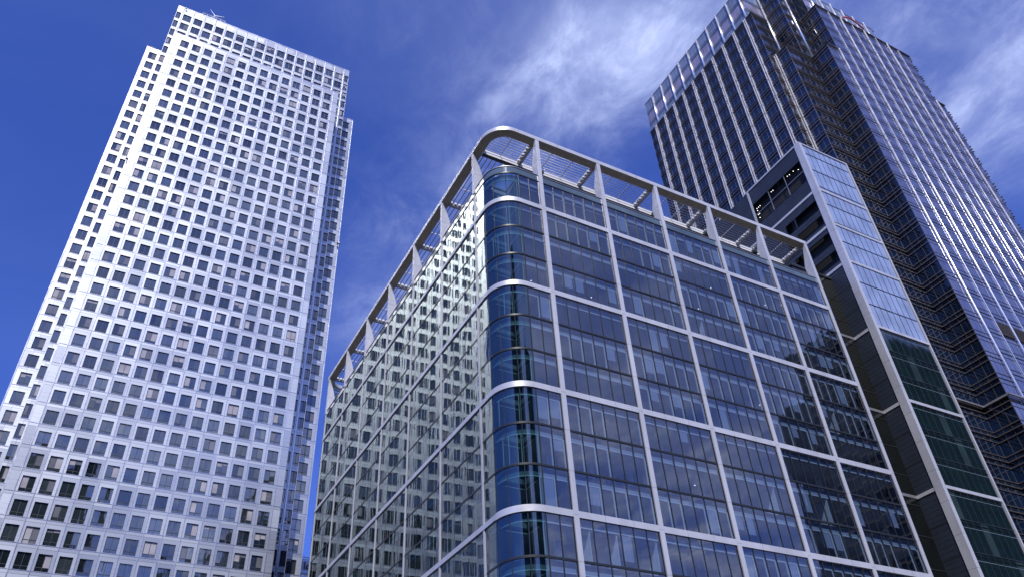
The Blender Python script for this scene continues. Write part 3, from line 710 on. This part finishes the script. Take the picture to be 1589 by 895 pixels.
# ------------------------------------------------------------------ dark glass tower on the right
T3F = 4.43
t3 = thing('dark_glass_skyscraper', 'tall dark glass skyscraper with bright steel piers and stepped corners, on the right', 'skyscraper', (147, 84, GZ))
rails_z = lambda top: [top-T3F*k for k in range(int((top-GZ)/T3F)+1)]
def t3_glazing(fr, u0, u1, n, ztop, zbot=GZ, crown=False, rail=.16, wide=True):
    """one strip of curtain wall between two piers: panes, mullions and three rails a storey"""
    mb = MB(); w = (u1-u0)/n
    if crown:
        hs = [ztop-5.0*k for k in range(4) if ztop-5.0*k > zbot-1]
        for a, b_ in zip(hs, hs[1:]+[zbot]):
            if a-b_ < .5: continue
            for i in range(n): fr.face(mb, u0+i*w+.03, u0+(i+1)*w-.03, b_+.9, a-.15, 0, 't3_mauve' if abs(a-(ztop-5)) < .1 else 't3_crown', .006)
            fr.face(mb, u0, u1, b_+.05, b_+.9, 0, 't3_crown', .002)
            fr.box(mb, u0, u1, a-.15, a, -.1, .08, 'dark_metal'); fr.box(mb, u0, u1, b_+.85, b_+.95, -.1, .10, 'grey_metal')
            for i in range(1, n): fr.box(mb, u0+i*w-.025, u0+i*w+.025, b_+.95, a-.15, -.1, .05, 'grey_metal')
        return mb
    for zr in rails_z(ztop):
        z0 = zr-T3F
        if z0 < zbot-.5: break
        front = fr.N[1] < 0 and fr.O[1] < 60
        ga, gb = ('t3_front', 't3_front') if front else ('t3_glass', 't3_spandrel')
        for i in range(n):
            a, b_ = u0+i*w+.03, u0+(i+1)*w-.03
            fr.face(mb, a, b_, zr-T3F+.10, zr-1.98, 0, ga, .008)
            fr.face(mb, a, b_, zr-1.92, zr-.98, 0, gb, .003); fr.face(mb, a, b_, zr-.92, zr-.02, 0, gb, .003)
        rd = (.035, .08, .035) if front else (.14, .24, .14)
        for zq, d in ((zr-.05, rd[0]), (zr-.98, rd[1]), (zr-1.95, rd[2])): fr.box(mb, u0, u1, zq-.065, zq+.065, -.1, d, 'dark_metal' if front else 't3_rail')  # front rails take dark metal, their shaded undersides put into the colour
    for i in range(n+1):
        q_ = .012 if (fr.N[1] < 0 and fr.O[1] < 60) else .03
        fr.box(mb, u0+i*w-q_, u0+i*w+q_, max(zbot, GZ), ztop, -.1, .04, 't3_rail')
    return mb
def pier(fr, u, z0, z1, kind):
    c = MB()
    def tube(uu, nn, r, za, zb): c.rod(fr.p(uu, za, nn), fr.p(uu, zb, nn), r, 't3_pier', 14)
    if kind == 'double':
        for q in (-.27, .27): fr.box(c, u+q-.10, u+q+.10, z0, z1-.02, -.1, .24, 't3_pier'); tube(u+q, .27, .15, z0, z1)
        fr.box(c, u-.17, u+.17, z0, z1-.1, -.1, .08, 't3_shadowgap')
    elif kind == 'thick': fr.box(c, u-.12, u+.12, z0, z1-.02, -.1, .18, 't3_pier'); tube(u, .22, .21, z0, z1)
    elif kind == 'thin': tube(u, .16, .09, z0, z1); fr.box(c, u-.19, u-.15, z0, z1, -.1, .1, 't3_pier'); fr.box(c, u+.15, u+.19, z0, z1, -.1, .1, 't3_pier')
    else: fr.box(c, u-.14, u+.14, z0, z1-.02, -.1, .22, 't3_pier'); tube(u, .26, .24, z0, z1)
    c.build('pier', t3)
XB, ZBd, ZL, ZC = 115.2, 178.5, 160.75, 193.6
fW = lambda x: Frame((x, 0), (0, -1), (-1, 0)); fF = lambda y: Frame((0, y), (1, 0), (0, -1)); fE = lambda x: Frame((x, 0), (0, 1), (1, 0))
pys = [107.1-4.24*k for k in range(10)]                       # pier rows on the left face
edges = [109.9]+pys+[66.6]
for a, b_ in zip(edges, edges[1:]):
    n = 3 if a-b_ > 3.5 else 2
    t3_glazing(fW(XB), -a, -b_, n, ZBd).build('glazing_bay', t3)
for y in pys: pier(fW(XB), -y, GZ, ZBd+.3, 'double')
# crown above, set back
for a, b_ in zip([110.9]+pys, pys+[68.3]): t3_glazing(fW(XB+1.5), -a, -b_, 3, ZC, ZBd+.1, True).build('crown_bay', t3)
t3_glazing(fF(68.3), XB+1.5, 123.5, 4, ZC, ZBd+.1, True).build('crown_bay', t3)
for y in pys: pier(fW(XB+1.5), -y, ZBd+.1, ZC+.3, 'single')
t3_glazing(fF(66.6), XB, 117.2, 1, ZBd).build('glazing_bay', t3); t3_glazing(fF(66.6), 117.2, 120.5, 2, ZBd, ZL).build('glazing_bay', t3); t3_glazing(fE(120.5), 66.6, 68.3, 1, ZBd, ZL).build('glazing_bay', t3); t3_glazing(fF(68.3), 120.5, 123.5, 2, ZBd, ZL).build('glazing_bay', t3)
# middle step
t3_glazing(fW(117.2), -66.6, -62.8, 3, ZL).build('glazing_bay', t3); pier(fW(117.2), -66.2, GZ, ZL+.3, 'double')
t3_glazing(fF(62.8), 117.2, 125.8, 5, ZL).build('glazing_bay', t3)
# front lobe, left return
t3_glazing(fW(125.8), -62.8, -58.0, 3, ZL).build('glazing_bay', t3)
# upper middle step and upper lobe
t3_glazing(fW(123.5), -68.3, -63.0, 4, ZC-.6, ZL).build('glazing_bay', t3); pier(fW(123.5), -67.9, ZL, ZC, 'single')
t3_glazing(fF(63.0), 123.5, 129.9, 3, ZC-.6, ZL).build('glazing_bay', t3); pier(fF(63.0), 126.3, ZL, ZC, 'single')
t3_glazing(fW(129.9), -63.0, -58.0, 4, ZBd+1.9, ZL).build('glazing_bay', t3)
# front face
fx = [129.8+4.37*k for k in range(9)]
def frontbay(a, b_, ztop, zbot=GZ): t3_glazing(fF(58.0), a, b_, 3 if b_-a > 3.4 else 2, ztop, zbot).build('glazing_bay', t3)
FE = [125.8]+fx+[168.0]
for i, (a, b_) in enumerate(zip(FE, FE[1:])):
    hi = (a >= 129.7 and b_ <= 164.8)
    frontbay(a, b_, ZBd+1.9 if hi else ZL)
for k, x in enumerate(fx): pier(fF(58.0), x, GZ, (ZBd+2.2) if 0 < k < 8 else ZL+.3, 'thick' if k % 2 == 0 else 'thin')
cx = [134.2+4.37*k for k in range(6)]
for a, b_ in zip([130.6]+cx, cx+[159.6]): t3_glazing(fF(60.6), a, b_, 2, ZC, ZBd+1.9, True).build('crown_bay', t3)
for x in cx: pier(fF(60.6), x, ZBd+1.9, ZC+.3, 'single')
c = MB(); c.box(131.0, 159.6, 60.7, 61.0, ZC-.3, ZC+.1, 'dark_metal'); c.box(130.6, 160.8, 60.7, 108, ZC-.1, ZC, 'roof')
c.box(XB+1.6, 175, 68.4, 110.8, ZBd+1, ZC-.02, 't3_spandrel'); c.box(123.6, 170, 63.1, 69, ZL, ZC-.7, 't3_spandrel'); c.box(130.7, 159.5, 60.7, 65, ZBd, ZC-.02, 't3_spandrel')
c.box(XB+.1, 120.4, 66.7, 109.8, GZ, ZBd-.02, 't3_spandrel'); c.box(120.4, 178.8, 68.4, 109.8, GZ, ZBd-.02, 't3_spandrel'); c.box(117.3, 176.8, 62.9, 67, GZ, ZL-.02, 't3_spandrel'); c.box(125.9, 167.9, 58.1, 63, GZ, ZL-.04, 't3_spandrel')
c.box(130.0, 164.7, 58.12, 65, ZL-.1, ZBd+1.86, 't3_spandrel')
c.build('tower_body', t3)
c = MB()                                                     # top rails of every step and the transfer-floor bands
for (xa, ya, xb, yb, z) in ((XB-.3, 66.3, XB+.2, 110, ZBd), (XB-.3, 66.3, 120.5, 66.7, ZBd), (116.9, 62.5, 117.3, 66.6, ZL), (116.9, 62.5, 125.8, 62.9, ZL), (125.5, 57.7, 125.9, 62.8, ZL), (125.5, 57.7, 129.5, 58.1, ZL), (129.6, 57.7, 130.0, 64.3, ZBd+1.9), (129.6, 57.7, 164.9, 58.1, ZBd+1.9), (164.9, 57.7, 168.2, 58.1, ZL)):
    q = MB(); q.box(xa, xb, ya, yb, z+.05, z+.22, 't3_rail'); q.build('step_rail', t3)
for zq in (ZL-T3F*22, ZL-T3F*29):
    c = MB(); c.box(125.3, 125.7, 57.651, 62.099, zq-.16, zq+.16, 'grey_metal'); c.box(125.3, 168.3, 57.35, 57.65, zq-.16, zq+.16, 'grey_metal'); c.box(116.9, 125.7, 62.1, 62.5, zq-.16, zq+.16, 'grey_metal'); c.build('storey_band', t3)

# ends of the horizontal rails that stand out at the right-hand corner
c = MB()
for zr in rails_z(ZBd+1.9):
    for zq in (zr-.05, zr-.98, zr-1.95): c.box(164.8 if zr > ZL else 168.0, 165.3 if zr > ZL else 168.5, 57.75, 58.6, zq-.06, zq+.07, 't3_rail')
c.build('rail_ends', t3)
c = MB()                                                     # bronze louvre panel in the front face
for (a, b_) in ((fx[1], fx[2]), (fx[2], fx[3]), (fx[3], fx[4])):
    zl_ = ZL-T3F*18; z0 = zl_-3.1
    for q in range(14): fF(58.0).box(c, a+.35, b_-.35, z0+q*.22, z0+q*.22+.13, .08, .17, 'louvre')
c.build('louvre_panel', t3)
# red arc-shaped emblem near the top
em = thing('arc_emblem', 'red arc shaped emblem mounted high on the front of the dark glass skyscraper', 'sign', (143, 57.6, 180.9))
c = MB(); n = 16; kk = c.mi('red')
xa, xb, zc_ = 139.4, 147.4, 180.7
for i in range(n):
    t0, t1_ = i/n, (i+1)/n
    def pt(t): return xa+(xb-xa)*t, zc_+1.9*math.sin(math.pi*t)
    (x0, za), (x1, zb_) = pt(t0), pt(t1_); th = .38
    c.hexa([(x0,57.35,za),(x1,57.35,zb_),(x1,57.65,zb_),(x0,57.65,za),(x0,57.35,za+th),(x1,57.35,zb_+th),(x1,57.65,zb_+th),(x0,57.65,za+th)], 'red')
c.build('red_arc', em)

# ------------------------------------------------------------------ buildings across the street: seen only mirrored in the glass
def mirror_building(name, label, x0, x1, y0, y1, h, wall='dark_stone', step=4.0, bay=3.6):
    t = thing(name, label, 'office building', ((x0+x1)/2, (y0+y1)/2, GZ)); c = MB()
    c.box(x0, x1, y0, y1, GZ, h, wall); c.build('wall', t)
    c = MB(); z = GZ+step
    while z < h: c.box(x0-.15, x1+.15, y1, y1+.25, z-.35, z+.35, 'pale_stone'); c.box(x0-.25, x0, y0, y1, z-.35, z+.35, 'pale_stone'); z += step
    c.build('floor_bands', t); c = MB(); x = x0
    while x <= x1: c.box(x-.2, x+.2, y1+.25, y1+.5, GZ, h+.2, 'pale_stone'); x += bay*2
    y = y0
    while y <= y1: c.box(x0-.5, x0-.25, y-.2, y+.2, GZ, h+.2, 'pale_stone'); y += bay*2
    c.build('pilasters', t); return t
mirror_building('banded_office_tower', 'dark banded office tower mirrored in the lower left windows of the steel skyscraper', -75, -1, -75, -40, 148)
mirror_building('dark_office_slab', 'dark office slab mirrored in the rounded glass corner of the block', 31, 62, -72, -40, 109)
mc = mirror_building('dark_corner_office', 'dark office building mirrored in the lower right glass of the block and stair tower', 226, 322, -66, -40, 170)

c = MB(); c.box(226.5, 320, -80, -66.2, GZ, 150, 'dark_stone'); c.build('lower_wing', mc)

# ------------------------------------------------------------------ distant roof with sign letters between the two buildings
def unproj(px, py, y):
    d = fw + (px-794.5)/F_PX*r2 - (py-447.5)/F_PX*u2
    return d*(y/d.y)
YS = 205.0
a = unproj(468, 862, YS); b_ = unproj(492, 862, YS); zlo = unproj(480, 893, YS).z; ztop_ = unproj(474, 868, YS).z
xs0, xs1 = a.x-3, b_.x+6
pxm = (unproj(480, 872, YS)-unproj(480, 882, YS)).length/10
ds = thing('distant_roof_building', 'pale flat roofed building far behind the narrow gap between steel tower and glass block', 'building', ((xs0+xs1)/2, YS+10, GZ))
zr = unproj(476, 887, YS).z
c = MB(); c.box(xs0-14, xs1+14, YS+.6, YS+24, GZ, zr, 'steel_wall'); c.build('wall', ds)
c = MB(); z = zr-2
while z > GZ+2: c.box(xs0-14, xs1+14, YS+.45, YS+.6, z-1.6, z-.2, 't1_glass'); z -= 3.6
c.build('window_band', ds)
sg = thing('roof_sign', 'pale roof sign with dark blue letters in the gap beside the steel tower', 'sign', ((xs0+xs1)/2, YS, zr))
zs0, zs1 = unproj(476, 883.5, YS).z, unproj(476, 871, YS).z
c = MB(); c.box(xs0, xs1, YS, YS+.25, zs0-.3, zs1+.3, 'sign_panel'); c.build('sign_panel', sg)
c = MB()
for z in (zs1+1.1, zs1+.55, zs0-.7): c.box(xs0-4, xs1+4, YS-.1, YS+.1, z-.12, z+.12, 'white')
for x in (xs0, (xs0+xs1)/2, xs1): c.box(x-.1, x+.1, YS+.25, YS+.45, zr, zs1+1.1, 'white')
c.build('sign_frame', sg)
cu = bpy.data.curves.new('letters', 'FONT'); cu.body = 'lco'; cu.size = (zs1-zs0)*1.15; cu.extrude = .12; cu.offset = 0.03
to = bpy.data.objects.new('letters_tmp', cu); S.collection.objects.link(to)
dg = bpy.context.evaluated_depsgraph_get(); me = bpy.data.meshes.new_from_object(to.evaluated_get(dg)); bpy.data.objects.remove(to)
me.materials.clear(); me.materials.append(MT['navy'])
lo = bpy.data.objects.new('letters', me); S.collection.objects.link(lo); lo.parent = sg
p_ = unproj(470.5, 881.5, YS)
lo.location = (p_.x-sg.location.x, -.16, p_.z+EYE-sg.location.z); lo.rotation_euler = (R(90), 0, 0)

# ------------------------------------------------------------------ small things on the roofs
tp = unproj(332, 30, YB+3)
wt = thing('wind_turbine', 'small white wind turbine with spread blades on the roof edge of the steel skyscraper', 'wind turbine', (tp.x, YB+3, z6))
hz = tp.z+1.3
bx = tp.x
c = MB(); c.rod((bx, YB+3, z6), (bx, YB+3, hz), .12, 'white', 8); c.build('mast', wt)
c = MB(); c.rod((bx, YB+2.7, hz), (bx, YB+3.3, hz), .2, 'white', 8); c.build('hub', wt)
for ang in (128, 22, 255):
    c = MB(); ca, sa = math.cos(R(ang)), math.sin(R(ang)); l_ = 2.6
    c.hexa([(bx+sa*.14,YB+2.72,hz-ca*.14),(bx+ca*l_+sa*.04,YB+2.72,hz+sa*l_-ca*.04),(bx+ca*l_+sa*.04,YB+2.8,hz+sa*l_-ca*.04),(bx+sa*.14,YB+2.8,hz-ca*.14),
            (bx-sa*.14,YB+2.72,hz+ca*.14),(bx+ca*l_-sa*.04,YB+2.72,hz+sa*l_+ca*.04),(bx+ca*l_-sa*.04,YB+2.8,hz+sa*l_+ca*.04),(bx-sa*.14,YB+2.8,hz+ca*.14)], 'white')
    c.build('blade', wt)
c = MB(); c.box(-3, 3, -.1, .1, .9, 1.0, 'white')
for i in range(6): c.box(-3+i*1.2-.05, -3+i*1.2+.05, -.1, .1, 0, .9, 'white')
o = c.build('roof_railing', origin=(0, 0, 0)); o.location = (bx, YB+.2, z6+.4+EYE)
tag(o, 'short white railing on the roof edge in front of the small wind turbine', 'railing')
def small_lamp(px, py, y, label, k=1.0):
    p = unproj(px, py, y); c = MB(); c.box(-.35, .35, -.5, 0, -.3, .3, 'dark_metal'); c.box(-.28, .28, -.52, -.5, -.22, .22, 'white'); c.rod((0, 0, 0), (0, .6, -.2), .08, 'grey_metal', 6)
    o = c.build('facade_lamp', origin=(0, 0, 0)); o.location = (p.x, p.y, p.z+EYE); o.scale = (k, k, k); tag(o, label, 'lamp', 'lamps fixed to the steel tower')
small_lamp(197.5, 247, YB-.6, 'small dark lamp fixed in the left corner notch of the steel skyscraper')
small_lamp(524.5, 378, YO-.6, 'small dark lamp fixed on the right corner of the steel skyscraper')
small_lamp(289, 14, YB-.3, 'tiny dark lamp on the top left roof corner of the steel skyscraper', .55)
